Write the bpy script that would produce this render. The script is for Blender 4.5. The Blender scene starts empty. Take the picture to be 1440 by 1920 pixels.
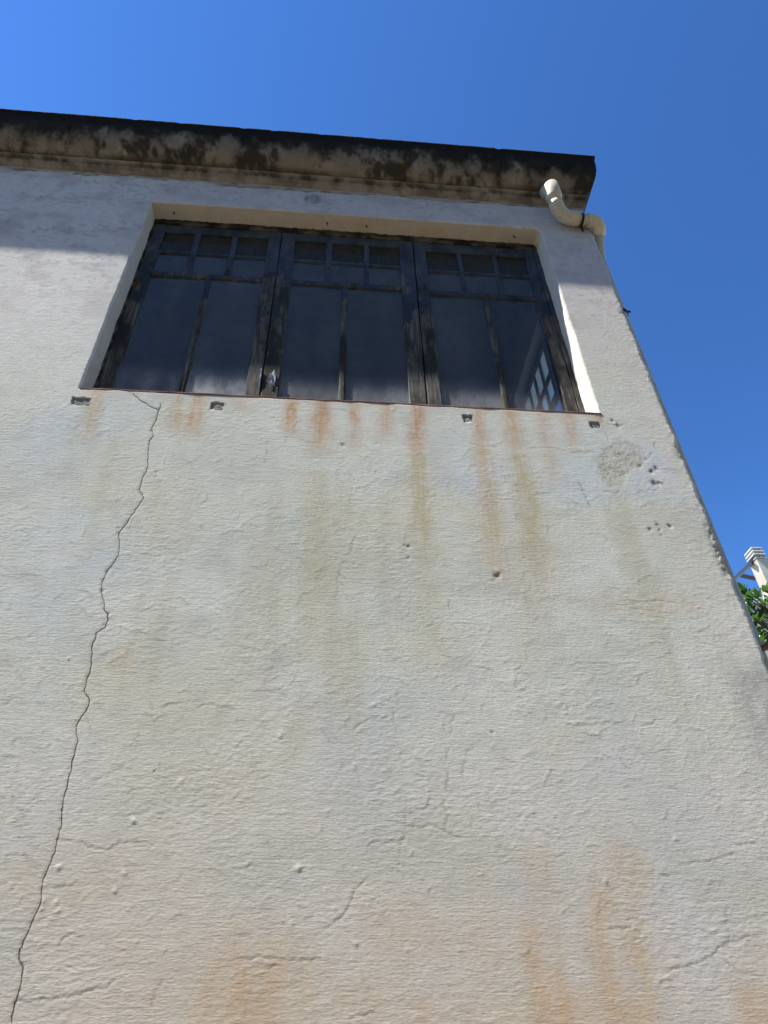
import bpy, bmesh, math, random
import numpy as np
from mathutils import Vector, Matrix

# ------------------------------------------------------------------ camera, sky, sun, exposure
SC = bpy.context.scene
COL = SC.collection
Z0 = 1.6                                    # eye height; the house front is the plane y = 0, the eye stands 2 m in front of it
PITCH, YAW, ROLL = 0.682838714, 0.102578390, -0.0278914221
FPX = 1298.22526                            # focal length in pixels of a 1440 x 1920 frame
_cy, _sy, _cp, _sp = math.cos(YAW), math.sin(YAW), math.cos(PITCH), math.sin(PITCH)
_F = Vector((_sy * _cp, _cy * _cp, _sp)); _R = Vector((_cy, -_sy, 0)); _U = _R.cross(_F)
_R2 = _R * math.cos(ROLL) + _U * math.sin(ROLL); _U2 = _U * math.cos(ROLL) - _R * math.sin(ROLL)
EYE = Vector((0, -2, Z0))
cam = bpy.data.cameras.new('camera'); cam_o = bpy.data.objects.new('camera', cam); COL.objects.link(cam_o)
m = Matrix((_R2, _U2, -_F)).transposed().to_4x4(); m.translation = EYE
cam_o.matrix_world = m
cam.sensor_fit = 'VERTICAL'; cam.sensor_height = 36.0; cam.lens = 36.0 * FPX / 1920.0
cam.clip_start = 0.05; cam.clip_end = 5000
SC.camera = cam_o

SUN = Vector((-3.6, -1.0, 6.6)).normalized()          # direction towards the sun
sun_el = math.asin(SUN.z); sun_az = math.atan2(SUN.x, SUN.y)
w = bpy.data.worlds.new('World'); SC.world = w; w.use_nodes = True
nt = w.node_tree; nt.nodes.clear()
sky = nt.nodes.new('ShaderNodeTexSky'); sky.sky_type = 'NISHITA'; sky.sun_disc = False
sky.sun_elevation = sun_el; sky.sun_rotation = sun_az
sky.altitude = 0; sky.air_density = 0.78; sky.dust_density = 0.0; sky.ozone_density = 1.0
bg = nt.nodes.new('ShaderNodeBackground'); bg.inputs['Strength'].default_value = 0.05
out = nt.nodes.new('ShaderNodeOutputWorld')
gm = nt.nodes.new('ShaderNodeGamma'); gm.inputs[1].default_value = 1.6      # deep, saturated midday blue
tn = nt.nodes.new('ShaderNodeMix'); tn.data_type = 'RGBA'; tn.blend_type = 'MULTIPLY'; tn.inputs[0].default_value = 1.0
tn.inputs[7].default_value = (0.78, 1.06, 1.12, 1)      # clear, slightly cyan Mediterranean blue
nt.links.new(sky.outputs[0], gm.inputs[0]); nt.links.new(gm.outputs[0], tn.inputs[6]); nt.links.new(tn.outputs[2], bg.inputs[0]); nt.links.new(bg.outputs[0], out.inputs[0])
sl = bpy.data.lights.new('sun', 'SUN'); sl.energy = 5.0; sl.angle = math.radians(0.5); sl.color = (1.0, 0.955, 0.88)
so = bpy.data.objects.new('sun', sl); COL.objects.link(so); so.location = (-12, -6, 26)
so.rotation_euler = SUN.to_track_quat('Z', 'Y').to_euler()
SC.view_settings.view_transform = 'Standard'; SC.view_settings.look = 'None'
SC.view_settings.gamma = 1.0; SC.view_settings.use_curve_mapping = False
SC.view_settings.exposure = 1.4
SC.cycles.max_bounces = 8; SC.cycles.transparent_max_bounces = 16

# ------------------------------------------------------------------ helpers
rng = np.random.RandomState(7); random.seed(7)

def at(px, py, Y):
    """Place of a picture point at depth Y (world)."""
    d = _F + _R2 * ((px - 720) / FPX) - _U2 * ((py - 960) / FPX)
    return EYE + d * ((Y - EYE.y) / d.y)
def wall(px, py):
    p = at(px, py, 0.0); return p.x, p.z

_prm = np.random.RandomState(99).permutation(4096).astype(np.int32)
_ga = np.random.RandomState(98).rand(4096).astype(np.float32) * 2 * np.pi
_gx, _gy = np.cos(_ga), np.sin(_ga)
def noise(x, y, seed=0):
    x = np.asarray(x, np.float32); y = np.asarray(y, np.float32); x, y = np.broadcast_arrays(x, y)
    fx = np.floor(x); fy = np.floor(y); xi = fx.astype(np.int32); yi = fy.astype(np.int32); xf = x - fx; yf = y - fy
    sd = (seed * 7919) & 4095
    h0 = _prm[(xi + sd) & 4095]; h1 = _prm[(xi + 1 + sd) & 4095]
    def g(h, iy, dx, dy):
        k = _prm[(h + iy) & 4095]; return _gx[k] * dx + _gy[k] * dy
    u = xf * xf * xf * (xf * (xf * 6 - 15) + 10); v = yf * yf * yf * (yf * (yf * 6 - 15) + 10)
    a = g(h0, yi, xf, yf); b = g(h1, yi, xf - 1, yf); c = g(h0, yi + 1, xf, yf - 1); d = g(h1, yi + 1, xf - 1, yf - 1)
    a = a + (b - a) * u; c = c + (d - c) * u
    return (a + (c - a) * v) * 1.5
def fbm(x, y, seed=0, oct=4, gain=.5):
    s = 0; a = 1.0; t = 0
    for i in range(oct):
        s = s + a * noise(x * 2 ** i, y * 2 ** i, seed + 17 * i); t += a; a *= gain
    return s / t
def sstep(a, b, x):
    t = np.clip((x - a) / (b - a), 0, 1); return t * t * (3 - 2 * t)

def tag(o, label=None, cat=None, group=None, kind=None):
    if label: o['label'] = label
    if cat: o['category'] = cat
    if group: o['group'] = group
    if kind: o['kind'] = kind
    return o
def link(o, parent=None):
    COL.objects.link(o)
    if parent is not None: o.parent = parent
    return o
def empty(name, loc, parent=None):
    o = bpy.data.objects.new(name, None); o.location = loc; o.empty_display_size = .2
    return link(o, parent)
def obj(name, bm, mat, parent=None, smooth=False, recalc=True):
    """One mesh object from a bmesh given in world coordinates."""
    me = bpy.data.meshes.new(name)
    if recalc: bmesh.ops.recalc_face_normals(bm, faces=bm.faces[:])
    if parent is not None:
        off = Vector((0, 0, 0)); q = parent
        while q is not None: off += q.location; q = q.parent
        bmesh.ops.translate(bm, verts=bm.verts[:], vec=-off)
    bm.to_mesh(me); bm.free()
    if smooth: me.polygons.foreach_set('use_smooth', [True] * len(me.polygons))
    me.materials.append(mat)
    return link(bpy.data.objects.new(name, me), parent)

def grid_mesh(name, P, mask, mat, parent=None, color=None, flip=False):
    """P: rows x cols x 3 array; mask: (rows-1) x (cols-1) booleans of quads kept."""
    nr, nc = P.shape[:2]
    me = bpy.data.meshes.new(name)
    idx = np.arange(nr * nc).reshape(nr, nc)
    q = np.stack([idx[:-1, :-1], idx[:-1, 1:], idx[1:, 1:], idx[1:, :-1]], -1)[mask].reshape(-1, 4)
    if flip: q = q[:, ::-1]
    used = np.zeros(nr * nc, bool); used[q.ravel()] = True
    remap = np.cumsum(used) - 1
    q = remap[q]; V = P.reshape(-1, 3)[used]
    if parent is not None:
        off = np.zeros(3); k = parent
        while k is not None: off += np.array(k.location); k = k.parent
        V = V - off
    me.vertices.add(len(V)); me.vertices.foreach_set('co', V.astype(np.float32).ravel())
    me.loops.add(len(q) * 4); me.loops.foreach_set('vertex_index', q.astype(np.int32).ravel())
    me.polygons.add(len(q))
    me.polygons.foreach_set('loop_start', np.arange(0, len(q) * 4, 4, dtype=np.int32))
    me.polygons.foreach_set('use_smooth', np.ones(len(q), bool))
    me.update(calc_edges=True); me.validate()
    if color is not None:
        ca = me.color_attributes.new('stain', 'FLOAT_COLOR', 'POINT')
        c4 = np.concatenate([color.reshape(-1, 3)[used], np.ones((len(V), 1))], 1)
        ca.data.foreach_set('color', c4.astype(np.float32).ravel())
    me.materials.append(mat)
    return link(bpy.data.objects.new(name, me), parent)

def box_bm(x0, x1, y0, y1, z0, z1, bevel=0.0, step=0.0, rough=0.0, bm=None):
    """A box, optionally cut along its long side, bevelled and worn."""
    own = bm is None
    bm = bm or bmesh.new()
    r = bmesh.ops.create_cube(bm, size=1.0)
    vs = r['verts']
    for v in vs:
        v.co = Vector(((x0 + x1) / 2 + v.co.x * (x1 - x0), (y0 + y1) / 2 + v.co.y * (y1 - y0), (z0 + z1) / 2 + v.co.z * (z1 - z0)))
    if bevel and own:
        bmesh.ops.bevel(bm, geom=bm.edges[:], offset=bevel, segments=2, affect='EDGES', profile=.6)
    if step and own:
        d = max((x1 - x0, 0), (y1 - y0, 1), (z1 - z0, 2))[1]
        lo = (x0, y0, z0)[d]; hi = (x1, y1, z1)[d]
        n = int((hi - lo) / step)
        for k in range(1, n):
            co = Vector((0, 0, 0)); co[d] = lo + (hi - lo) * k / n + random.uniform(-.2, .2) * step
            no = Vector((0, 0, 0)); no[d] = 1
            bmesh.ops.bisect_plane(bm, geom=bm.verts[:] + bm.edges[:] + bm.faces[:], plane_co=co, plane_no=no)
        if rough:
            sd = random.randint(0, 9999)
            A = np.array([v.co for v in bm.verts])
            n1 = noise(A[:, d] * 9 + A.sum(1) * 3, A.sum(1) * 40, sd) + .6 * noise(A[:, d] * 30, A.sum(1) * 60, sd + 3)
            n2 = noise(A[:, d] * 9 + 50 + A.sum(1) * 3, A.sum(1) * 40, sd + 1)
            for v, p, q in zip(bm.verts, n1, n2):
                v.co[(d + 1) % 3] += rough * p; v.co[(d + 2) % 3] += rough * q
    return bm

def tube_bm(pts, radii, seg=20, caps=True, bm=None):
    bm = bm or bmesh.new(); pts = [Vector(p) for p in pts]; rings = []
    up = None
    for i, p in enumerate(pts):
        t = (pts[min(i + 1, len(pts) - 1)] - pts[max(i - 1, 0)]).normalized()
        if up is None: up = t.orthogonal().normalized()
        up = (up - t * up.dot(t)).normalized(); s = t.cross(up)
        rings.append([bm.verts.new(p + (up * math.cos(a) + s * math.sin(a)) * radii[i]) for a in [2 * math.pi * k / seg for k in range(seg)]])
    for a, b in zip(rings, rings[1:]):
        for k in range(seg): bm.faces.new((a[k], a[(k + 1) % seg], b[(k + 1) % seg], b[k]))
    if caps: bm.faces.new(rings[0][::-1]); bm.faces.new(rings[-1])
    return bm

# ------------------------------------------------------------------ materials
class NT:
    def __init__(s, name):
        s.m = bpy.data.materials.new(name); s.m.use_nodes = True
        s.t = s.m.node_tree; s.t.nodes.clear(); s.out = s.n('OutputMaterial')
    def n(s, typ, **kw):
        nd = s.t.nodes.new('ShaderNode' + typ)
        for k, v in kw.items():
            if k in nd.inputs: s.put(nd.inputs[k], v)
            else: setattr(nd, k, v)
        return nd
    def put(s, sock, v):
        if hasattr(v, 'is_output') or isinstance(v, bpy.types.NodeSocket): s.t.links.new(v, sock)
        else: sock.default_value = v
    def mix(s, fac, a, b, blend='MIX'):
        nd = s.n('Mix', data_type='RGBA', blend_type=blend, clamp_factor=True)
        s.put(nd.inputs[0], fac); s.put(nd.inputs[6], a); s.put(nd.inputs[7], b); return nd.outputs[2]
    def math(s, op, a, b=0.0, clamp=False):
        nd = s.n('Math', operation=op, use_clamp=clamp); s.put(nd.inputs[0], a); s.put(nd.inputs[1], b); return nd.outputs[0]
    def noise(s, vec, scale, detail=3, rough=.55):
        nd = s.n('TexNoise'); s.put(nd.inputs['Vector'], vec); nd.inputs['Scale'].default_value = scale
        nd.inputs['Detail'].default_value = detail; nd.inputs['Roughness'].default_value = rough; return nd.outputs['Fac']
    def ramp(s, f, lo, hi, a=0.0, b=1.0):
        nd = s.n('MapRange', interpolation_type='SMOOTHSTEP'); s.put(nd.inputs[0], f)
        for i, v in ((1, lo), (2, hi), (3, a), (4, b)): nd.inputs[i].default_value = v
        return nd.outputs[0]
    def scaled(s, vec, sc):
        nd = s.n('VectorMath', operation='MULTIPLY'); s.put(nd.inputs[0], vec); nd.inputs[1].default_value = sc; return nd.outputs[0]
    def bump(s, h, dist, strength=1.0, normal=None):
        nd = s.n('Bump'); s.put(nd.inputs['Height'], h); nd.inputs['Distance'].default_value = dist; nd.inputs['Strength'].default_value = strength
        if normal is not None: s.put(nd.inputs['Normal'], normal)
        return nd.outputs[0]
    def pos(s): return s.n('NewGeometry').outputs['Position']
    def pbsdf(s, col, rough=.8, normal=None, spec=.3, metallic=0.0):
        b = s.n('BsdfPrincipled'); s.put(b.inputs['Base Color'], col); s.put(b.inputs['Roughness'], rough)
        b.inputs['Specular IOR Level'].default_value = spec; b.inputs['Metallic'].default_value = metallic
        if normal is not None: s.put(b.inputs['Normal'], normal)
        s.t.links.new(b.outputs[0], s.out.inputs[0]); return b
def c4(r, g, b): return (r, g, b, 1.0)

def stained_plaster(name, fine=.00035, spec=.1, rough=.95):
    t = NT(name); p = t.pos()
    col = t.n('VertexColor', layer_name='stain').outputs[0]
    f1 = t.noise(t.scaled(p, (.6, 1, 1)), 170, 4, .7); f2 = t.noise(p, 18, 4, .6)
    v = t.math('ADD', t.ramp(f1, .25, .75, .90, 1.08), t.ramp(f2, .25, .75, -.05, .05))
    col = t.mix(1.0, col, t.n('CombineColor', Red=v, Green=v, Blue=v).outputs[0], 'MULTIPLY')
    h = t.math('ADD', t.noise(t.scaled(p, (.35, 1, 1)), 190, 4, .65), t.math('MULTIPLY', t.noise(t.scaled(p, (.12, 1, 1)), 120, 2, .5), .5))
    t.pbsdf(col, rough, t.bump(h, fine), spec); return t.m
M = {}
M['plaster'] = stained_plaster('stained_plaster', .0008)
M['cornice'] = stained_plaster('mouldy_cornice_render', .0015)

def plain_plaster(name, a, b, scale=9, bump=.0008):
    t = NT(name); p = t.pos()
    col = t.mix(t.ramp(t.noise(p, scale, 5, .6), .3, .7), c4(*a), c4(*b))
    t.pbsdf(col, .93, t.bump(t.noise(p, 90, 4, .6), bump), .15); return t.m
M['reveal'] = plain_plaster('reveal_plaster', (.50, .44, .35), (.60, .55, .47))
M['mortar'] = plain_plaster('grey_mortar', (.16, .16, .15), (.30, .29, .27), 60, .003)
M['dark'] = plain_plaster('crack_dark', (.045, .036, .03), (.09, .075, .06), 40)
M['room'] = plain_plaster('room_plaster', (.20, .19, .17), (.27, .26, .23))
M['ground'] = plain_plaster('street_paving', (.13, .107, .078), (.18, .15, .112), 3, .002)
M['cream'] = plain_plaster('cream_render', (.33, .29, .225), (.39, .35, .285), 2)
M['pale'] = plain_plaster('pale_render', (.52, .53, .49), (.62, .62, .57), 2)
M['opp'] = plain_plaster('added_house_ochre_render', (.40, .33, .25), (.48, .41, .33), 2)
M['slab'] = plain_plaster('cement_slab', (.36, .355, .345), (.44, .435, .42), 5)
M['terracotta'] = plain_plaster('terracotta_edge', (.10, .050, .036), (.20, .11, .075), 14, .001)
M['roof'] = plain_plaster('roof_cement', (.10, .095, .085), (.2, .19, .17), 6, .003)

def wood_mat():
    t = NT('weathered_blue_wood'); p = t.pos(); z = t.n('SeparateXYZ', Vector=p).outputs[2]
    grain = t.noise(t.scaled(p, (60, 60, 3.0)), 1.6, 4, .65)
    grainx = t.noise(t.scaled(p, (3.0, 60, 60)), 1.6, 4, .65)
    n1 = t.noise(t.scaled(p, (1, 1, .45)), 14, 5, .65)
    bare = t.mix(t.ramp(grain, .3, .7), c4(.036, .034, .030), c4(.165, .155, .135))
    bare = t.mix(t.ramp(t.noise(t.scaled(p, (1, 1, .4)), 9, 4, .6), .42, .60, 0, .92), bare, c4(.026, .026, .022))
    paint = t.mix(t.ramp(n1, .35, .65), c4(.030, .043, .063), c4(.070, .088, .112))
    # paint survives high up under the lintel, the wood is bare lower down
    wear = t.math('ADD', t.math('MULTIPLY', t.math('SUBTRACT', Z0 + 3.22, z), 1.1), t.math('MULTIPLY', t.math('SUBTRACT', n1, .5), 2.6))
    col = t.mix(t.ramp(wear, -.06, .06), paint, bare)
    h = t.math('ADD', t.math('MULTIPLY', t.ramp(wear, -.05, .05), -.5), grain)
    t.pbsdf(col, .85, t.bump(h, .0012), .2); return t.m
M['wood'] = wood_mat()
def rot_mat():
    t = NT('rotten_beam'); p = t.pos()
    col = t.mix(t.ramp(t.noise(t.scaled(p, (.5, 1, 1)), 16, 5, .65), .42, .62), c4(.022, .021, .017), c4(.13, .115, .085))
    t.pbsdf(col, .92, t.bump(t.noise(t.scaled(p, (.3, 1, 1)), 50, 4, .6), .004), .15); return t.m
M['rot'] = rot_mat()
def glass_mat(name, dust, dcol, tint=(.8, .84, .85), kind='BsdfDiffuse', low=.4):
    t = NT(name); p = t.pos()
    fr = t.n('Fresnel'); fr.inputs['IOR'].default_value = 1.5
    nb = t.bump(t.noise(p, 3.5, 2, .5), .0025)
    gl = t.n('BsdfGlossy', Color=c4(.64, .545, .45), Roughness=.04, Normal=nb)
    tr = t.n('BsdfTransparent', Color=c4(*tint))
    df = t.n(kind, Color=c4(*dcol))
    bf = t.n('NewGeometry').outputs['Backfacing']
    a = t.n('MixShader'); t.put(a.inputs[0], t.math('MULTIPLY', fr.outputs[0], t.math('SUBTRACT', 1.0, bf))); t.put(a.inputs[1], tr.outputs[0]); t.put(a.inputs[2], gl.outputs[0])
    d = t.math('ADD', t.ramp(t.noise(t.scaled(p, (1, 1, .3)), 7, 4, .6), .3, .75, dust * .7, dust * 1.25), t.ramp(t.noise(p, 120, 3, .7), .6, .75, 0, dust * .5))
    if dust < .2:          # dust thickened low down to paint the sunlit band brighter
        z = t.n('SeparateXYZ', Vector=p).outputs[2]
        d = t.math('ADD', d, t.math('MULTIPLY', t.ramp(z, Z0 + 2.585, Z0 + 2.42, 0, low), t.ramp(t.noise(t.scaled(p, (1, 1, .4)), 12, 4, .6), .25, .7, .35, 1.25)))
    d = t.math('MULTIPLY', d, t.math('SUBTRACT', 1.0, bf))
    b = t.n('MixShader'); t.put(b.inputs[0], d); t.put(b.inputs[1], a.outputs[0]); t.put(b.inputs[2], df.outputs[0])
    t.t.links.new(b.outputs[0], t.out.inputs[0]); return t.m
M['glass'] = glass_mat('dusty_glass', .08, (.60, .62, .63), low=.24)
M['glass_sunband_strong'] = glass_mat('dusty_glass_sunband_strong', .09, (.62, .65, .68), low=.5)  # extra low dust paints a stronger sunlit band on one pane
M['glass_sunband_weak'] = glass_mat('dusty_glass_sunband_weak', .06, (.58, .60, .62), low=.13)  # less low dust, so the painted sunlit band stays faint
M['glass_olive'] = glass_mat('olive_glass', .72, (.060, .056, .044), (.3, .3, .28))  # near-opaque dark olive coat for the top row of panes
M['glass_old'] = glass_mat('old_clear_glass', .05, (.5, .5, .5))
def pvc_mat():
    t = NT('yellowed_plastic_pipe'); p = t.pos()
    col = t.mix(t.ramp(t.noise(p, 9, 4, .6), .35, .7), c4(.58, .54, .45), c4(.49, .425, .30))
    col = t.mix(t.ramp(t.noise(t.scaled(p, (1, 1, .3)), 26, 4, .6), .6, .74, 0, .7), col, c4(.19, .12, .06))
    t.pbsdf(col, .5, t.bump(t.noise(p, 60, 3), .0006), .35); return t.m
M['pvc'] = pvc_mat()
M['grey_pipe'] = plain_plaster('weathered_grey_pipe', (.36, .37, .37), (.46, .45, .42), 6, .0003)
def simple(name, col, rough=.6, metallic=0.0, var=.3, scale=30):
    t = NT(name); p = t.pos()
    a = tuple(c * (1 - var) for c in col); b = tuple(min(1, c * (1 + var)) for c in col)
    t.pbsdf(t.mix(t.noise(p, scale, 4), c4(*a), c4(*b)), rough, t.bump(t.noise(p, scale * 4, 3), .0008), .3, metallic); return t.m
M['black'] = simple('black_strap', (.012, .011, .012), .6)
M['iron'] = simple('dark_iron', (.02, .017, .015), .7)
M['rust'] = simple('rusty_iron', (.16, .06, .035), .85, 0, .5, 60)
M['steel'] = simple('grey_painted_steel', (.035, .035, .045), .5)
M['flake'] = simple('peeling_paint', (.45, .52, .62), .8)
M['bark'] = simple('bark', (.10, .075, .05), .9)
def leaf_mat():
    t = NT('glossy_leaf'); p = t.pos()
    rnd = t.n('ObjectInfo').outputs['Random']
    col = t.mix(t.math('MULTIPLY', t.math('ADD', rnd, t.noise(p, 25, 2)), .6), c4(.016, .042, .010), c4(.065, .115, .03))
    b = t.pbsdf(col, .32, None, .5)
    tl = t.n('BsdfTranslucent', Color=c4(.07, .17, .02)); mx = t.n('MixShader'); mx.inputs[0].default_value = .3
    t.put(mx.inputs[1], b.outputs[0]); t.put(mx.inputs[2], tl.outputs[0]); t.t.links.new(mx.outputs[0], t.out.inputs[0]); return t.m
M['leaf'] = leaf_mat()

# ------------------------------------------------------------------ the ground
g = bmesh.new(); bmesh.ops.create_grid(g, x_segments=40, y_segments=40, size=1500)
ground = tag(obj('ground', g, M['ground']), kind='structure')

# ------------------------------------------------------------------ the house
house = tag(empty('house', (0, 0, 0)), 'old house with cream stained plaster front, mouldy cornice and wide three-sash window', 'building')
L, R, S, H, E = -1.047, 1.168, 2.2437 + Z0, 3.8146 + Z0, 1.4876
DEP = 0.106                                  # depth of the sash faces behind the wall face

HOLES = [((138, 746), (165, 760)), ((397, 756), (418, 768)), ((869, 779), (887, 791)), ((1107, 791), (1126, 803))]
xs = np.concatenate([np.arange(-6, -2.16, .06), np.arange(-2.16, E - .0015, .0041), [E]])
zs = [0.0]
while zs[-1] < Z0 + 4.22:
    z = zs[-1] - Z0
    zs.append(zs[-1] + (.04 if z < -.06 else float(np.clip(.0034 + .0011 * max(z, 0), .0034, .0075))))
zs = np.array(zs)
def snap(arr, v): i = int(np.argmin(np.abs(arr - v))); arr[i] = v; return i
hole_rects = []
for (a, b), (c, d) in HOLES:
    x0, z1 = wall(a, b); x1, z0 = wall(c, d)
    hole_rects.append((x0, x1, z0, z1))
iL, iR, iS, iH = snap(xs, L), snap(xs, R), snap(zs, S), snap(zs, H)
X, Z = np.meshgrid(xs, zs)
zr = Z - Z0
_ci = np.unique(np.append(np.arange(0, len(zs), 4), len(zs) - 1)); _cj = np.unique(np.append(np.arange(0, len(xs), 4), len(xs) - 1))
_XC, _ZC = X[np.ix_(_ci, _cj)].astype(np.float32), Z[np.ix_(_ci, _cj)].astype(np.float32)
_ti = np.interp(np.arange(len(zs)), _ci, np.arange(len(_ci))); _tj = np.interp(np.arange(len(xs)), _cj, np.arange(len(_cj)))
_i0 = np.minimum(_ti.astype(int), len(_ci) - 2); _j0 = np.minimum(_tj.astype(int), len(_cj) - 2)
_wi = (_ti - _i0).astype(np.float32)[:, None]; _wj = (_tj - _j0).astype(np.float32)[None]
def cf(fx, fz, seed, oct=4, gain=.5):
    """soft cloud noise, worked out on every fourth grid line"""
    a = fbm(_XC * fx, _ZC * fz, seed, oct, gain)
    a = a[_i0] * (1 - _wi) + a[_i0 + 1] * _wi
    return a[:, _j0] * (1 - _wj) + a[:, _j0 + 1] * _wj

def seg_dist(poly, pad):
    """distance to a polyline and position along it, only near it"""
    P = np.array(poly); r0 = np.searchsorted(zs, P[:, 1].min() - pad); r1 = np.searchsorted(zs, P[:, 1].max() + pad)
    c0 = np.searchsorted(xs, P[:, 0].min() - pad); c1 = np.searchsorted(xs, P[:, 0].max() + pad)
    sl = (slice(r0, r1), slice(c0, c1)); x = X[sl]; z = Z[sl]
    best = np.full(x.shape, 9.0); side = np.zeros(x.shape)
    for a, b in zip(P, P[1:]):
        d = b - a; L2 = d @ d + 1e-12
        t = np.clip(((x - a[0]) * d[0] + (z - a[1]) * d[1]) / L2, 0, 1)
        ex = x - a[0] - t * d[0]; ez = z - a[1] - t * d[1]; dd = np.hypot(ex, ez)
        m_ = dd < best; best = np.where(m_, dd, best); side = np.where(m_, np.sign(d[0] * ez - d[1] * ex), side)
    return sl, best, side
def pxline(pts, jit=.0, n=3):
    """picture polyline on the wall face, subdivided and made jagged"""
    W = [wall(*p) for p in pts]; o = []
    for (ax, az), (bx, bz) in zip(W, W[1:]):
        for k in range(n):
            t = k / n; o.append((ax + (bx - ax) * t + random.uniform(-jit, jit), az + (bz - az) * t + random.uniform(-jit, jit)))
    o.append(W[-1]); return o

# --- relief (outward, metres)
hgt = .0005 * fbm(X * 1.8, Z * 2.6, 1, 3) + .00005 * fbm(X * 7 + .6 * Z, Z * 15, 5, 3)
brush = noise(X * 8, Z * 78 + 1.2 * noise(X * 5, Z * 4, 90), 11) * .55 + noise(X * 20, Z * 112 + X * 6, 12) * .5
bm_ = sstep(-.35, .35, noise(X * 2.2, Z * 3.0, 13))
hgt += .00006 * brush * (.35 + .65 * bm_)
hgt += .000045 * fbm(X * 45, Z * 60, 15, 3) + .00003 * noise(X * 110, Z * 130, 16)
# broken paint edges: fragments of terraces
for sd, fx, fz, amp in ((23, 17, 56, .00010), (24, 30, 90, .00015), (25, 46, 120, .00015)):
    f = fbm(X * fx, Z * fz, sd, 4, .6)
    k = .25 + .75 * sstep(.0, .5, noise(X * 2.6 + sd, Z * 3.4, sd + 40) + .35 * noise(X * 9, Z * 12, sd + 50))
    hgt += amp * k * (sstep(-.03, .03, f) + sstep(.2, .25, f))
COLR = np.zeros(X.shape + (3,)); COLR[:] = (.575, .59, .53)
def blend(c, a, sl=None):
    a = np.clip(a, 0, 1)[..., None]
    if sl is None: COLR[:] = COLR * (1 - a) + np.array(c) * a
    else: COLR[sl] = COLR[sl] * (1 - a) + np.array(c) * a

# --- colour of the limewash: clouds of blue-grey, ochre, white
blend((.525, .575, .60), .75 * sstep(-.05, .45, cf(1.5, 1.9, 31, 4)))
blend((.57, .55, .43), .7 * sstep(.0, .5, cf(1.2, 1.6, 32, 4)))
blend((.63, .64, .60), .6 * sstep(-.1, .4, cf(2.6, 3.3, 33, 4)))
blend((.45, .455, .43), .42 * sstep(.1, .5, cf(4.5, 7.5, 34, 4)))
blend((.565, .535, .505), .6 * sstep(1.2, .35, zr)); blend((.54, .455, .37), .6 * sstep(.62, .12, zr + .22 * cf(2.6, 3.5, 51, 5)) * (.55 + .6 * cf(7, 8, 52, 4)))
blend((.70, .69, .66), .8 * sstep(1.9, 2.9, zr) * sstep(-.6, -1.2, X))
blend((.57, .545, .50), .45 * sstep(1.15, 1.4, X) * sstep(.6, 1.2, zr))
# broad grey-green weathering
blend((.47, .485, .44), .55 * sstep(.0, .45, cf(1.7, 3.2, 46, 5)) * sstep(2.2, 1.7, zr))
# vertical washes
blend((.48, .465, .375), .62 * sstep(.08, .5, cf(5.5, .55, 35, 3)) * sstep(.4, 1.0, zr) * sstep(2.3, 1.6, zr))

_n61, _n62 = noise(zs[:, None] * 9, 0.0, 61), noise(zs[:, None] * 14, 0.0, 62)
_nst = np.clip(.66 + .5 * cf(26, 15, 63, 3) + .26 * noise(X * 95, Z * 5, 64) + .25 * noise(X * 60, Z * 45, 66), .05, 1.3)
def streak(p0, p1, wpx, col, a, soft=.25):
    (x0, z0), (x1, z1) = wall(*p0), wall(*p1)
    wx = 1.3 * abs(wall(p0[0] + wpx, p0[1])[0] - x0)
    r0, r1 = np.searchsorted(zs, [z1 - .5 * (z0 - z1), z0 + .01]); c0, c1 = np.searchsorted(xs, [min(x0, x1) - 4 * wx - .02, max(x0, x1) + 4 * wx + .02])
    sl = (slice(r0, r1), slice(c0, c1)); x, z = X[sl], Z[sl]
    t = (z0 - z) / (z0 - z1)
    sh = int(abs(x0) * 977) % 200
    xc = x0 + (x1 - x0) * t + .006 * np.roll(_n61, sh, 0)[sl[0]]
    wv = wx * (.8 + .5 * np.clip(t, 0, 1)) * (1 + .35 * np.roll(_n62, sh, 0)[sl[0]])
    k = np.exp(-np.clip(np.abs((x - xc) / wv), 0, 6) ** 2.0) * sstep(-.004, .01, z0 - z) * (1 - sstep(1 - soft * 2, 1 + soft, t))
    blend(col, 1.5 * a * k * _nst[sl], sl)
OR, OL, BR = (.49, .33, .20), (.46, .415, .27), (.38, .24, .15)
for p0, p1, w_, c_, a_ in (
        ((182, 729), (166, 830), 11, OR, .5), ((172, 760), (140, 850), 20, OL, .35),
        ((335, 738), (328, 822), 9, OR, .45), ((372, 740), (356, 822), 12, OR, .65), ((320, 740), (325, 812), 20, OL, .35),
        ((452, 744), (450, 780), 14, OR, .25), ((548, 746), (543, 815), 10, OR, .85), ((603, 748), (603, 818), 9, BR, .7), ((604, 750), (598, 850), 14, OR, .7),
        ((666, 752), (664, 800), 8, OR, .75), ((668, 780), (660, 850), 11, OR, .4), ((728, 756), (722, 830), 11, OR, .55), ((783, 759), (783, 862), 11, OR, .9), ((783, 760), (783, 830), 6, BR, .4),
        ((783, 850), (795, 1090), 16, OL, .75), ((897, 766), (905, 860), 9, OR, .7), ((905, 840), (935, 1095), 17, OR, .42), ((920, 900), (935, 1090), 12, OL, .4),
        ((957, 770), (968, 850), 12, OR, .75), ((972, 850), (1018, 1110), 18, OL, .8), ((1014, 774), (1030, 860), 12, OR, .4), ((1030, 850), (1040, 920), 16, OR, .3),
        ((1066, 775), (1078, 850), 10, OR, .55), ((1122, 778), (1122, 800), 9, OR, .6), ((590, 880), (570, 1250), 22, OL, .42), ((640, 900), (640, 1000), 18, OL, .18),
        ((300, 900), (285, 1050), 30, OL, .28), ((800, 1090), (815, 1260), 26, OL, .3), ((1000, 1120), (985, 1260), 30, OL, .2), ((570, 1300), (565, 1420), 24, OL, .25)):
    streak(p0, p1, w_, c_, a_)
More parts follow.
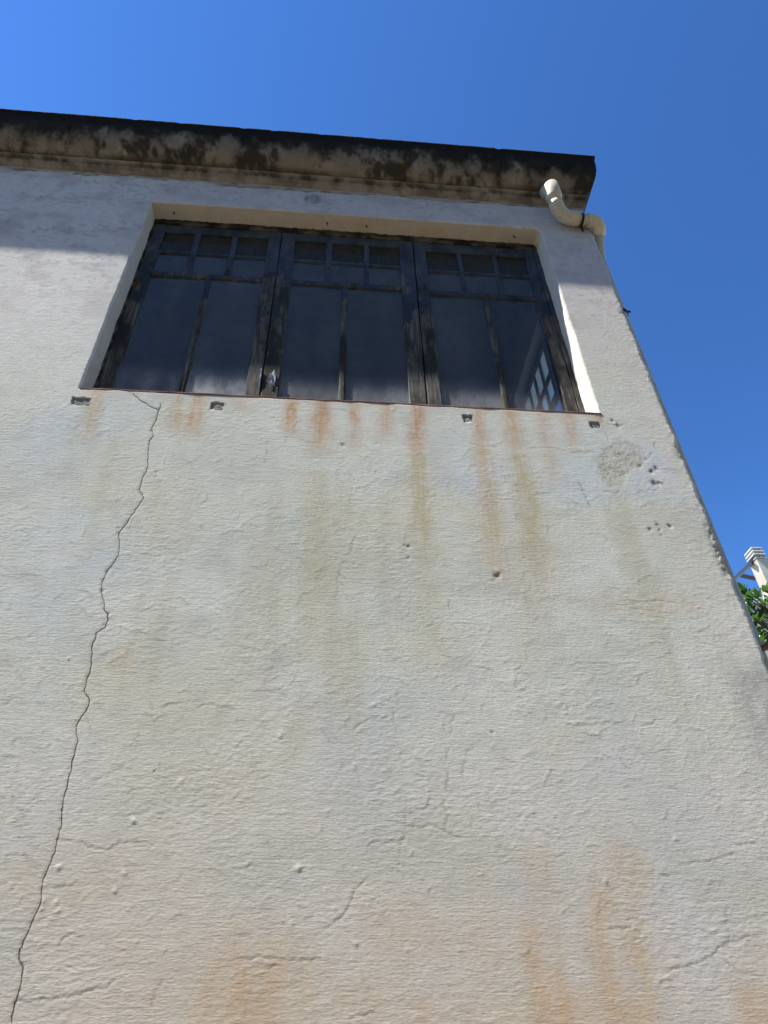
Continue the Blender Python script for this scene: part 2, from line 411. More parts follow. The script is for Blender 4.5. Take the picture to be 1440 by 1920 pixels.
x_sill = (X > L) & (X < R)
blend((.52, .36, .25), .6 * np.exp(-np.clip((S - Z) / .03, 0, 9)) * x_sill * (Z <= S) * (.7 + .6 * cf(12, 12, 65, 3)))

# --- damp tan patches at the foot
_fine = fbm(X * 22, Z * 30, 79, 4, .6); _brk = fbm(X * 16, Z * 5, 80, 5, .6)
def blob(px, py, rx, ry, col, a, hard=.25, sd=70, warp=.45):
    x0, z0 = wall(px, py); rx_ = abs(wall(px + rx, py)[0] - x0); rz_ = abs(wall(px, py + ry)[1] - z0)
    d = np.hypot((X - x0) / rx_, (Z - z0) / rz_) + warp * cf(6, 4, sd, 5, .55)
    blend(col, 1.35 * a * (.45 + .75 * sstep(-.45, .3, _brk)) * sstep(1 + hard, 1 - hard, d + .22 * _fine) * (.8 + .35 * cf(14, 18, sd + 1, 3)) * (.85 + .5 * _fine))
TAN, TAN2 = (.52, .395, .265), (.54, .44, .33)
for i, b_ in enumerate(((475, 1850, 95, 130, TAN, .55, .6), (450, 1895, 80, 90, TAN, .4, .4), (1008, 1640, 34, 60, TAN2, .5, .6), (1025, 1800, 42, 190, TAN, .55, .35),
                        (1165, 1790, 58, 150, TAN, .55, .3), (1185, 1640, 42, 60, TAN2, .5, .5), (1090, 1910, 150, 60, TAN, .5, .5), (700, 1905, 200, 60, TAN2, .5, .6),
                        (1440, 1905, 50, 75, TAN, .55, .4), (760, 1740, 110, 50, TAN2, .25, .6), (300, 1880, 150, 40, TAN2, .3, .6), (905, 1720, 30, 110, TAN2, .3, .6),
                        (130, 1680, 60, 30, OL, .2, .5), (230, 1240, 25, 30, TAN2, .35, .6), (40, 1650, 30, 60, TAN2, .25, .6), (1210, 1130, 110, 20, TAN2, .35, .6), (1000, 1090, 40, 60, TAN2, .2, .5))):
    blob(*b_, sd=70 + 3 * i)
blob(1215, 880, 48, 62, (.535, .565, .595), .7, .25, 130, .4)
blob(1430, 1320, 45, 90, (.37, .375, .37), .7, .45, 133); blob(1436, 1400, 40, 60, (.42, .41, .40), .5, .4, 136)
blob(1000, 1680, 40, 60, (.54, .57, .60), .4, .5, 139); blob(1290, 1740, 40, 110, (.56, .57, .585), .45, .4, 142)

# --- high up, a pinkish tint paints the cornice shade's tone, over it grey mottles; crumbling band under the cornice
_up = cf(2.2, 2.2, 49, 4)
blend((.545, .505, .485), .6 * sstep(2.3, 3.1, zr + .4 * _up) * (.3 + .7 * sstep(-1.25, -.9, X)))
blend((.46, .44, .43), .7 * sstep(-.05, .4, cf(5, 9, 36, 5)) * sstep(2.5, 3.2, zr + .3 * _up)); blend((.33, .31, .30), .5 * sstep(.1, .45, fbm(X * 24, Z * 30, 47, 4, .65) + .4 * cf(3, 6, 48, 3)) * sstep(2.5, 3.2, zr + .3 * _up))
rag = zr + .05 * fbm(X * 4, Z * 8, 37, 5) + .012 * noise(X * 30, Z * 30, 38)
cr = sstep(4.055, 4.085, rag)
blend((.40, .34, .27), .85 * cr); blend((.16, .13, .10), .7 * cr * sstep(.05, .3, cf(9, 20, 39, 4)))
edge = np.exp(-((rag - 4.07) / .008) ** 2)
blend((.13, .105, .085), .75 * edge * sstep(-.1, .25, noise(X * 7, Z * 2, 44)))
hgt -= .004 * cr + .002 * cr * fbm(X * 25, Z * 30, 45, 3)
blob(588, 374, 17, 9, (.27, .26, .26), .9, .1, 150, .12)
blob(325, 358, 18, 9, (.36, .35, .36), .5, .4, 152, .3)

# --- rough aggregate showing through, pits, lumps
def local(px, py, rpx):
    x0, z0 = wall(px, py); r = abs(wall(px + rpx, py)[0] - x0)
    r0, r1 = np.searchsorted(zs, [z0 - 3 * r, z0 + 3 * r]); c0, c1 = np.searchsorted(xs, [x0 - 3 * r, x0 + 3 * r])
    sl = (slice(r0, r1), slice(c0, c1)); return sl, np.hypot(X[sl] - x0, Z[sl] - z0) / r, r
def gravel(px, py, rpx, amp):
    sl, d, r = local(px, py, rpx)
    k = sstep(1.25, .75, d + .5 * fbm(X[sl] * 12, Z[sl] * 12, 160, 4))
    n_ = .5 * noise(X[sl] * 60, Z[sl] * 60, 161) + .7 * noise(X[sl] * 115, Z[sl] * 115, 162)
    k = k * (.45 + .55 * sstep(-.3, .3, fbm(X[sl] * 20, Z[sl] * 20, 164, 3))); hgt[sl] += k * (amp * n_ - .0006); blend((.44, .415, .33), .6 * k, sl); blend((.2, .18, .145), .38 * k * sstep(-.05, -.5, n_), sl)
gravel(1153, 868, 34, .0007); gravel(1148, 892, 26, .0007); gravel(1178, 850, 30, .0005)
def lump(px, py, rpx, amp, col=None, a=.6):
    sl, d, r = local(px, py, rpx * (.72 if amp > 0 else .85))
    k = np.exp(-(d * (1 + .6 * noise(X[sl] * 60, Z[sl] * 60, int(px)))) ** 2); hgt[sl] += amp * (.27 if amp > 0 else .55) * k
    if col is not None: blend(col, a * np.clip(k * 1.4, 0, 1), sl)
DK = (.13, .12, .11)
for px, py, r_, a_, c_ in ((1222, 884, 5, -.005, DK), (1231, 878, 5, -.005, DK), (1229, 907, 8, -.006, (.2, .2, .2)), (1241, 907, 4, -.003, DK), (1201, 874, 3, -.003, DK), (1212, 862, 2, -.003, DK),
                       (1219, 993, 4, -.004, DK), (1233, 984, 4, -.004, DK), (1237, 994, 3, -.004, DK), (1257, 987, 4, -.005, DK), (1240, 1003, 2, -.003, DK), (1148, 788, 4, -.004, DK), (1160, 799, 5, -.004, DK),
                       (933, 1080, 7, -.005, (.24, .15, .10)), (933, 1071, 8, .003, (.56, .47, .36)), (766, 1025, 4, -.003, DK), (758, 1022, 3, -.002, DK), (765, 1046, 3, -.002, (.25, .24, .24)), (923, 1373, 3, -.004, DK), (290, 1446, 3, -.003, DK), (643, 835, 5, -.003, (.3, .3, .32)),
                       (331, 331, 6, -.006, (.05, .045, .04)), (590, 349, 4, -.006, (.05, .045, .04)), (722, 358, 4, -.006, (.05, .045, .04)), (736, 768, 4, .004, (.6, .6, .56)),
                       (250, 1540, 7, .006, None), (110, 1625, 7, .005, None), (235, 1638, 6, .004, None), (82, 1690, 5, .004, None), (105, 1693, 7, .004, None), (108, 1708, 6, .004, None), (78, 1704, 4, .003, None),
                       (215, 1671, 5, .004, None), (158, 1680, 5, .003, None), (242, 1704, 5, .002, None), (284, 1717, 4, .003, None), (560, 1627, 8, .006, (.57, .53, .42)), (582, 1627, 5, .002, None), (256, 1765, 5, .003, None),
                       (529, 1727, 5, .003, None), (549, 1731, 4, .003, None), (667, 1770, 5, .004, None), (765, 1781, 5, .003, None), (861, 1780, 6, .003, None), (1137, 1653, 5, .005, (.45, .33, .26)), (1190, 1738, 6, .004, None),
                       (1266, 1573, 5, .004, None), (340, 1463, 5, .003, None), (128, 1235, 4, .006, None), (903, 1638, 4, .003, None), (614, 1522, 7, .003, None), (526, 1380, 5, .004, None), (665, 1434, 5, .002, None), (1414, 1713, 4, .003, None)):
    lump(px, py, r_, a_, c_)
for k in range(330):
    px, py = random.uniform(0, 1440), random.uniform(830, 1920)
    lump(px, py, random.uniform(1.6, 3.6), random.choice((1, 1, -1)) * random.uniform(.0003, .0012))

# --- raised flaking lips and hairline cracks
LIPS = [[(110, 1572), (150, 1576), (175, 1588), (205, 1592), (222, 1578), (250, 1576), (275, 1577)], [(22, 1878), (70, 1875), (110, 1870), (150, 1862), (170, 1853), (200, 1853), (212, 1838)],
        [(110, 1770), (122, 1754), (140, 1753), (156, 1757)], [(440, 1798), (480, 1795), (525, 1797), (560, 1800), (600, 1796)], [(605, 1742), (640, 1720), (655, 1695), (665, 1668), (690, 1645)],
        [(1255, 1820), (1300, 1805), (1335, 1790), (1345, 1776), (1380, 1763), (1402, 1755)], [(1060, 1357), (1090, 1361), (1120, 1356), (1160, 1355)], [(1200, 1359), (1222, 1357), (1228, 1347)],
        [(665, 1366), (682, 1350), (705, 1343), (725, 1344)], [(764, 1500), (763, 1540), (762, 1558), (757, 1580)], [(753, 1585), (750, 1645)], [(690, 1585), (700, 1578), (740, 1577), (760, 1572)],
        [(765, 1548), (790, 1550), (810, 1545), (850, 1567), (865, 1568)], [(1380, 1585), (1415, 1580)], [(1275, 1620), (1330, 1611), (1375, 1600)], [(370, 1325), (395, 1318), (440, 1330)], [(310, 1322), (345, 1316)],
        [(1100, 900), (1088, 917), (1094, 925)], [(1185, 1128), (1240, 1125), (1265, 1130)], [(880, 830), (900, 836), (930, 838)], [(500, 1810), (520, 1808)], [(660, 1905), (700, 1898)], [(1145, 1740), (1195, 1736)],
        [(1240, 1640), (1275, 1637)], [(95, 1660), (130, 1663), (145, 1652)], [(990, 840), (1030, 838), (1060, 845)], [(600, 765), (640, 768), (660, 775)], [(565, 826), (610, 832)]]
for lp in LIPS:
    pl = pxline(lp, .003, 4); sl, d, sd = seg_dist(pl, .06)
    f = .5 + .5 * noise(X[sl] * 20, Z[sl] * 20, 171)
    hgt[sl] += ((.0001 + .0004 * f * f) * np.exp(-d / .007) * np.where(sd > 0, 1, .1) - .0005 * np.exp(-(d / .004) ** 2) * (sd < 0))
    blend((.34, .31, .27), .35 * np.exp(-(d / .003) ** 2), sl)
for k in range(950):                          # short flaking edges of old paint layers
    px, py = random.uniform(-20, 1420), random.triangular(560, 1920, 1250)
    ln = [(px, py)]; ang = random.choice((0, 0, 0, .5, -.6, 1.4)) + random.uniform(-.25, .25)
    for q in range(random.randint(2, 5)):
        ang += random.uniform(-.7, .7); px += random.uniform(3, 9) * math.cos(ang); py -= random.uniform(3, 9) * math.sin(ang) * .8; ln.append((px, py))
    pl = pxline(ln, .0015, 2)
    if pl[0][1] > Z0 + 2.15 and L - .1 < pl[0][0] < R + .1: continue
    sl, d, sd = seg_dist(pl, .025); st = random.uniform(.00014, .00050); up = random.choice((1, 1, -1))
    hgt[sl] += st * np.exp(-d / .0055) * np.where(sd * up > 0, 1, 0); blend((.33, .31, .28), random.uniform(.1, .45) * np.exp(-(d / .0026) ** 2), sl)
HAIR = [([(505, 812), (500, 848), (494, 880)], .5), ([(657, 885), (658, 900), (657, 940), (664, 985), (666, 1005), (650, 1050), (638, 1065), (634, 1100), (627, 1130), (622, 1155)], .42),
        ([(850, 1340), (842, 1380), (838, 1440), (834, 1500), (836, 1560)], .4), ([(1120, 752), (1130, 800), (1142, 830), (1150, 840)], .45), ([(1125, 790), (1150, 797), (1200, 808)], .4),
        ([(1060, 848), (1100, 848), (1130, 845), (1145, 840)], .5), ([(1084, 900), (1095, 925), (1108, 950)], .6), ([(1080, 920), (1105, 922)], .8), ([(1132, 923), (1155, 924), (1200, 921), (1240, 917)], .55),
        ([(1237, 813), (1230, 830), (1222, 852), (1205, 865)], .6), ([(155, 1475), (200, 1450), (245, 1433)], .4), ([(0, 1318), (18, 1318), (20, 1310)], .5), ([(668, 1440), (680, 1475)], .5),
        ([(1242, 950), (1290, 955), (1340, 958)], .25), ([(745, 1300), (738, 1330), (742, 1380), (738, 1400)], .4), ([(870, 1310), (885, 1290), (900, 1280)], .4), ([(285, 1890), (290, 1860), (303, 1840)], .4),
        ([(35, 1525), (70, 1495), (80, 1480)], .35), ([(520, 1310), (545, 1290), (560, 1255)], .35), ([(570, 382), (600, 380), (660, 386), (760, 398)], .35), ([(930, 406), (960, 404), (985, 398), (995, 408)], .4),
        ([(225, 330), (218, 355), (228, 390)], .35), ([(1360, 1800), (1385, 1820), (1420, 1830)], .35), ([(1365, 1760), (1362, 1700), (1360, 1660)], .35), ([(885, 1400), (870, 1430), (865, 1470)], .35)]
for ln, a_ in HAIR:
    pl = pxline(ln, .0055, 5); sl, d, sd = seg_dist(pl, .03)
    br = sstep(-.35, .3, noise(X[sl] * 26, Z[sl] * 26, 173)); hgt[sl] -= .0008 * a_ * br * np.exp(-(d / .0035) ** 2); blend((.22, .20, .17), a_ * br * np.exp(-(d / .0030) ** 2), sl)
MAIN = [[(302, 756), (297, 772), (292, 790), (283, 803), (287, 816), (279, 827), (277, 847), (277, 873), (272, 887), (264, 905), (262, 920), (268, 932), (258, 950), (246, 966), (235, 985), (222, 998), (224, 1012),
         (222, 1040), (215, 1053), (203, 1065), (190, 1090), (190, 1112), (195, 1135), (197, 1147), (203, 1152)],
        [(203, 1150), (202, 1160), (197, 1176), (180, 1187), (175, 1205), (171, 1220), (172, 1240), (165, 1265), (158, 1293), (168, 1310), (165, 1325), (150, 1345), (143, 1360), (144, 1390),
         (136, 1425), (131, 1450), (121, 1490), (116, 1520), (117, 1540), (108, 1565), (104, 1590), (95, 1615), (82, 1640), (77, 1665), (76, 1690), (62, 1725), (48, 1755), (36, 1780), (35, 1800), (44, 1814)],
        [(250, 738), (262, 750), (275, 757), (285, 763), (297, 768)], [(44, 1812), (40, 1840), (30, 1872), (24, 1895), (20, 1920)]]
main_lines = []
for ln in MAIN:
    pl = pxline(ln, .0026, 3); main_lines.append(pl); sl, d, sd = seg_dist(pl, .05)
    hgt[sl] += -.0005 * np.exp(-(d / .0035) ** 2) + .0002 * np.exp(-d / .014) * np.where(sd > 0, 1, -.3)
    blend((.35, .31, .26), .4 * np.exp(-(d / .0035) ** 2), sl)

for k in range(34):
    pl = random.choice(MAIN[:2]); q = random.choice(pl); lump(q[0] + random.uniform(-4, 4), q[1] + random.uniform(-8, 8), random.uniform(1.6, 3.6), random.uniform(-.002, -.0006), (.27, .23, .18), random.uniform(.2, .6))
# --- small square putlog holes, later stopped with mortar
for x0, x1, z0, z1 in hole_rects:
    wx_ = X + .006 * noise(X * 30, Z * 30, 195); wz_ = Z + .006 * noise(X * 30, Z * 30, 196); k = (wx_ > x0 - .0005) & (wx_ < x1 + .0005) & (wz_ > z0 - .0005) & (wz_ < z1 + .0005)
    hgt[k] -= .005
    rim = np.maximum(np.abs(wx_ - (x0 + x1) / 2) - (x1 - x0) / 2, np.abs(wz_ - (z0 + z1) / 2) - (z1 - z0) / 2)
    blend((.26, .25, .235), .9 * (rim < .0055) + .35 * np.exp(-(np.clip(rim, 0, 1) / .008) ** 2) * (rim >= .0055))

# --- worn corner
ed = np.clip((X - (E - .045)) / .045, 0, 1)
hgt += ed * (.0022 * fbm(X * 40, Z * 40, 180, 3)) * sstep(.3, 1, zr)
chip = sstep(.1, .5, fbm(X * 10, Z * 7, 181, 4)) * sstep(.5, 1, ed)
hgt -= .008 * chip; blend((.40, .35, .27), .6 * chip + .3 * ed * sstep(.1, .5, fbm(X * 20, Z * 20, 182, 4)))
for zc, hw, dp in ((1.47, .09, .012), (1.60, .04, .008), (2.02, .05, .006), (3.02, .03, .005)):
    k = np.exp(-((zr - zc) / hw) ** 4) * sstep(E - .05, E - .012, X)
    n_ = fbm(X * 85, Z * 85, 183, 3) + .5 * fbm(X * 25, Z * 25, 185, 3); hgt -= .45 * dp * k * (.6 + .8 * n_); blend((.40, .365, .29), .6 * k); blend((.16, .14, .115), .6 * k * sstep(-.05, .4, n_))
blend((.60, .585, .55), .6 * np.exp(-((zr - 1.17) / .10) ** 4) * sstep(E - .14, E - .08, X))
hgt += .0012 * np.exp(-((zr - .95) / .30) ** 4) * sstep(E - .12, E - .06, X + .05 * noise(Z * 8, Z * 0, 184))
rnd_ = np.clip((X - (E - .020)) / .020, 0, 1)
hgt -= .016 * (1 - np.sqrt(np.clip(1 - rnd_ ** 2, 0, 1)))

P = np.stack([X.copy(), -hgt, Z.copy()], -1)
P[..., 0] += sstep(E - .05, E, X) * (.006 * noise(Z * 9, Z * 0 + 3, 190) + .004 * noise(Z * 33, Z * 0 + 5, 191) + .002 * noise(Z * 90, Z * 0, 192))
inz = sstep(S - .05, S, Z) * sstep(H + .05, H, Z); inx = sstep(L - .05, L, X) * sstep(R + .05, R, X)
for e, sd in ((L, 201), (R, 202)): P[..., 0] += np.exp(-((X - e) / .03) ** 2) * inz * (.0035 * noise(Z * 6, Z * 0 + e, sd) + .0016 * noise(Z * 28, Z * 0 + e, sd + 7))
for e, sd in ((S, 203), (H, 204)): P[..., 2] += np.exp(-((Z - e) / .03) ** 2) * inx * (.0025 * noise(X * 5, X * 0 + e, sd) + .0012 * noise(X * 30, X * 0 + e, sd + 7))
# arrises slightly rounded
din = np.maximum(np.maximum(L - X, X - R), np.maximum(S - Z, Z - H))
P[..., 1] += .006 * np.clip(1 - np.clip(din, 0, 1) / .010, 0, 1) ** 2
# the upper right corner of the opening is rounded
rad = .034
for j in range(len(xs)):
    if R - rad <= xs[j] <= R:
        a = (xs[j] - (R - rad)) / rad * math.pi / 4
        dx, dz = R - rad + rad * math.sin(a) - xs[j], rad * math.cos(a) - rad
        for k in range(9): P[iH + k, j, 0] += dx * (1 - k / 9); P[iH + k, j, 2] += dz * (1 - k / 9)
for i in range(len(zs)):
    if H - rad <= zs[i] < H:
        a = math.pi / 2 - (zs[i] - (H - rad)) / rad * math.pi / 4
        dx, dz = rad * math.sin(a) - rad, H - rad + rad * math.cos(a) - zs[i]
        for k in range(9): P[i, iR + k, 0] += dx * (1 - k / 9); P[i, iR + k, 2] += dz * (1 - k / 9)
mask = np.ones((len(zs) - 1, len(xs) - 1), bool); mask[iS:iH, iL:iR] = False
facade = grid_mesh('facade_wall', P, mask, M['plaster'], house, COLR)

# reveal of the opening, grown from the edge of the wall mesh
def strip(name, border, dirv, nb, col_fn):
    ds = np.array([0, .004, .012, .03, .05, .075, .10, .125, .20]); n = len(border)
    Q = np.repeat(border[None], len(ds), 0).copy()
    Q[..., 1] += ds[:, None]
    b = .0025 * fbm(np.arange(n)[None] * .05 + 0 * ds[:, None], ds[:, None] * 14, nb, 3) * (ds[:, None] > .001)
    Q += b[..., None] * np.array(dirv); Q += (.004 * np.exp(-ds / .008) - .004)[:, None, None] * np.array(dirv) * -1.0 * 0
    c = col_fn(Q); return grid_mesh(name, Q, np.ones((len(ds) - 1, n - 1), bool), M['plaster'], house, c)
def rcol(Q):
    c = np.zeros(Q.shape); c[:] = (.55, .515, .445)
    u = Q[..., 0] + Q[..., 2] * 1.3; v = Q[..., 1]
    a = sstep(0, .5, fbm(u * 5, v * 9, 211, 4))[..., None] * .6; c = c * (1 - a) + np.array((.53, .40, .26)) * a
    a = (np.exp(-((v - .115) / .02) ** 2) * sstep(.1, .5, fbm(u * 9, v * 20, 212, 4)))[..., None] * .6
    return c * (1 - a) + np.array((.14, .12, .10)) * a
def jcol(Q):
    c = rcol(Q); return c * .5 + np.array((.64, .61, .55)) * .5
strip('window_reveal', P[iS:iH + 1, iL], (1, 0, 0), 221, jcol)
strip('window_reveal', P[iS:iH + 1, iR], (-1, 0, 0), 222, jcol)
strip('window_reveal', P[iH, iL:iR + 1], (0, 0, -1), 223, rcol)
bm = box_bm(L - .004, R + .012, -.0012, .22, S - .008, S + .001, .002, .05, .0016)
obj('window_sill', bm, M['terracotta'], house)

# mortar in the putlog holes
for x0, x1, z0, z1 in hole_rects:
    obj('mortar_plug', box_bm(x0 + .005, x1 + .001, .0028, .03, z0 - .004, z1 - .005, .0015, .012, .0015), M['mortar'], facade)

# the long crack: an open joint following the groove
def wall_y(x, z):
    j = int(np.clip(np.searchsorted(xs, x), 1, len(xs) - 1)); i = int(np.clip(np.searchsorted(zs, z), 1, len(zs) - 1))
    return float(P[i - 1:i + 1, j - 1:j + 1, 1].min())
for q, pl in enumerate(main_lines):
    bm = bmesh.new(); prev = None
    pts = []
    for (ax, az), (bx, bz) in zip(pl, pl[1:]):
        for k in range(2):
            t = k / 2; pts.append((ax + (bx - ax) * t + random.uniform(-.0007, .0007), az + (bz - az) * t))
    for k, (x, z) in enumerate(pts):
        a = pts[max(k - 1, 0)]; b = pts[min(k + 1, len(pts) - 1)]
        t = Vector((b[0] - a[0], 0, b[1] - a[1])).normalized(); s = Vector((t.z, 0, -t.x))
        wd = (.0002 + .0007 * abs(float(noise(k * .23, q * 9.1, 231))) + .0004 * (float(noise(k * .09, q * 3.3, 232)) > .18)) * (1 if q < 2 else .8)
        c = Vector((x, wall_y(x, z) - .0006, z))
        v = [bm.verts.new(c + s * wd), bm.verts.new(c - s * wd), bm.verts.new(c - s * wd + Vector((0, .004, 0))), bm.verts.new(c + s * wd + Vector((0, .004, 0)))]
        if prev:
            for e in range(4): bm.faces.new((prev[e], prev[(e + 1) % 4], v[(e + 1) % 4], v[e]))
        prev = v
    obj('crack', bm, M['dark'], facade)

# side wall, back wall, roof
bx = bmesh.new()
HB = Z0 + 4.30
WY0, WY1, WZ0, WZ1 = .585, 1.335, Z0 + 2.28, Z0 + 3.76      # opening of the side window
bm = bmesh.new()
for y0, y1, z0, z1 in ((.016, WY0, 0, HB), (WY1, 6.0, 0, HB), (WY0 + .0005, WY1 - .0005, 0, WZ0), (WY0 + .0005, WY1 - .0005, WZ1, HB)): box_bm(1.30, E - .004, y0, y1, z0, z1, bm=bm)
obj('side_wall', bm, M['pale'], house)
bm = box_bm(-6, 1.2995, 6.0 - .3, 5.999, 0, HB); obj('back_wall', bm, M['pale'], house)
bm = box_bm(-6, -5.7, .05, 5.695, 0, HB); obj('side_wall', bm, M['pale'], house)
bm = box_bm(-6, E - .002, .03, 6.0, HB + .003, Z0 + 4.44); obj('roof_slab', bm, M['roof'], house)

# ------------------------------------------------------------------ cornice
PR = .166                                     # projection
T = at(600, 250, -PR - .013).z - .004
FB = T - .055                                 # foot of the fascia
prof = [(.25, T - .004), (.05, T - .003), (-PR + .002, T), (-PR - .013, T - .004), (-PR - .009, T - .012), (-PR - .004, T - .02), (-PR + .001, T - .04), (-PR + .004, FB)]
CB = Z0 + 4.175
for k in range(1, 15):                        # cove
    a = k / 14 * math.pi / 2
    prof.append((-PR + .004 + (PR - .044) * (1 - math.cos(a)) ** 1.0 * 1.0, FB - .002 - (FB - CB) * math.sin(a)))
prof += [(-.040, CB - .006), (-.050, CB - .009), (-.052, CB - .020), (-.044, CB - .026), (-.036, CB - .027), (-.033, CB - .040), (-.030, CB - .052), (-.016, CB - .056), (-.008, CB - .064), (.012, CB - .072)]
pp = []
for (a, b), (c, d) in zip(prof, prof[1:]):
    n = max(1, int(math.hypot(c - a, d - b) / .006))
    pp += [(a + (c - a) * k / n, b + (d - b) * k / n) for k in range(n)]
pp.append(prof[-1]); pp = np.array(pp)
arc = np.concatenate([[0], np.cumsum(np.hypot(*np.diff(pp, axis=0).T))])
cx = np.concatenate([np.arange(-6, -2.5, .05), np.arange(-2.5, E, .0065), [E + .001]])
CX, SS = np.meshgrid(cx, arc)
sT = float(np.interp(0, np.arange(len(arc)), arc))
tg = np.gradient(pp, axis=0); tg /= np.hypot(*tg.T)[:, None]
nrm = np.stack([-tg[:, 1], tg[:, 0]], 1)      # profile normal
if nrm[len(pp) // 4, 0] > 0: nrm = -nrm
dsp = .0035 * fbm(CX * 5, SS * 6, 301, 3) + .0028 * fbm(CX * 22, SS * 26, 302, 4) + .0012 * noise(CX * 70, SS * 80, 303)
dsp = dsp * np.where(pp[:, 1] > FB - .004, .3, 1.0)[:, None]
dsp = np.where(((pp[:, 1] < FB) & (pp[:, 1] > FB - .05))[:, None], -np.abs(dsp) - .001, dsp)
PY = pp[:, 0][:, None] + nrm[:, 0][:, None] * dsp; PZ = pp[:, 1][:, None] + nrm[:, 1][:, None] * dsp
low = sstep(CB + .01, CB - .06, pp[:, 1])[:, None]
PZ = PZ + (pp[:, 1] > T - .012)[:, None] * (.0050 * noise(CX * 48, SS * 0, 331) + .0050 * noise(CX * 17, SS * 0, 332) - .009 * sstep(.35, .6, noise(CX * 11, SS * 0, 333)))
PZ = PZ + low * .010 * fbm(CX * 7, SS * 3, 304, 4)
i_f = int(np.argmin(np.abs(pp[:, 1] - FB) + 10 * (pp[:, 0] > -PR + .01)))
sf = SS - arc[i_f]                            # distance below the foot of the fascia, along the surface
cc = np.zeros(CX.shape + (3,)); cc[:] = (.235, .205, .165)
def cb(c, a):
    a = np.clip(a, 0, 1)[..., None]; cc[:] = cc * (1 - a) + np.array(c) * a
cb((.31, .25, .20), .7 * sstep(0, .5, fbm(CX * 4.2, SS * 6, 311, 4)))
cb((.25, .215, .145), .7 * sstep(.05, .5, fbm(CX * 3.1 + 5, SS * 5, 312, 4)))
cb((.36, .335, .285), .6 * sstep(.0, .45, fbm(CX * 7, SS * 5, 313, 5)))
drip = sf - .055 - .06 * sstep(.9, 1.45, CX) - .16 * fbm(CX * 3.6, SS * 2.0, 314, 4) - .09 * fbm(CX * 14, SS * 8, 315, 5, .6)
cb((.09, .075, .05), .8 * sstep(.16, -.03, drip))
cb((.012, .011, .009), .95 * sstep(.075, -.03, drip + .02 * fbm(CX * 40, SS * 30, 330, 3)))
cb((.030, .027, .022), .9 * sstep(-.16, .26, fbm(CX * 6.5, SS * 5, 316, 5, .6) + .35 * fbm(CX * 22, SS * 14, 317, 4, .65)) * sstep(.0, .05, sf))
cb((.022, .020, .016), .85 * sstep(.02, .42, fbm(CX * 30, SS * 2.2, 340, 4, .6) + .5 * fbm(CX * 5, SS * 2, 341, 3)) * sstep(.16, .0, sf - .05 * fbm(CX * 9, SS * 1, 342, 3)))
led = pp[:, 1][:, None] + 0 * CX
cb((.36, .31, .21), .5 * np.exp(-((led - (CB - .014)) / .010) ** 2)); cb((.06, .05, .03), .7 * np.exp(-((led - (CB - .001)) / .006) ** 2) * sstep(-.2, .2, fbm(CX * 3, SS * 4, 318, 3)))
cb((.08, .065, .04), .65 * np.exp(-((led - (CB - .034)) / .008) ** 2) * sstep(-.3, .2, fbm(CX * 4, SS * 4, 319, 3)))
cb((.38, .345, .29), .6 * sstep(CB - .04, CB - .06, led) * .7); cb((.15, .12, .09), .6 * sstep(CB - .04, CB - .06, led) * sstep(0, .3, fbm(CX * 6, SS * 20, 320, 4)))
CP = np.stack([CX, PY, PZ], -1)
KR = .47                                       # the return along the side projects less
CP[..., 0] += sstep(E - .25, E, CX) ** 2 * KR * np.clip(-PY, 0, 1) + 0.0
CP[:, -1, 0] += .003 * noise(arc * 30, arc * 0, 321)
# a closed end: last columns fold back behind the profile
endc = CP[:, -1].copy(); fold = [endc]
for yy in (.02, .06, .15, .4, 1.2, 3.0, 5.9):
    q = endc.copy(); q[:, 1] = endc[:, 1] + yy; fold.append(q)
CP = np.concatenate([CP] + [f[:, None] for f in fold[1:]], 1); cc2 = np.concatenate([cc] + [cc[:, -1:]] * 7, 1)
grid_mesh('cornice', CP, np.ones((CP.shape[0] - 1, CP.shape[1] - 1), bool), M['cornice'], house, cc2)

# nails left in the soffit of the opening
for px, py in ((327, 399), (613, 427), (687, 430), (965, 450)):
    q = at(px, py - 3, .05); q.z = H
    obj('nail', tube_bm([(q.x, .055, H + .01), (q.x, .054, H - .012), (q.x + .002, .050, H - .030), (q.x + .004, .043, H - .034)], [.0035, .0035, .003, .002], 8), M['iron'], house)

# ------------------------------------------------------------------ window: frame and three sashes
frame = empty('window_frame', (0, DEP, S), house)
obj('jamb', box_bm(-1.064, -1.037, DEP - .004, .20, S, H - .046, .003, .04, .0022), M['rot'], frame)
obj('jamb', box_bm(1.1425, 1.180, DEP - .002, .20, S, H - .046, .003, .04, .0016), M['wood'], frame)
obj('head_beam', box_bm(-1.060, 1.176, DEP - .006, .20, H - .045, H + .004, .004, .02, .0045), M['rot'], frame)

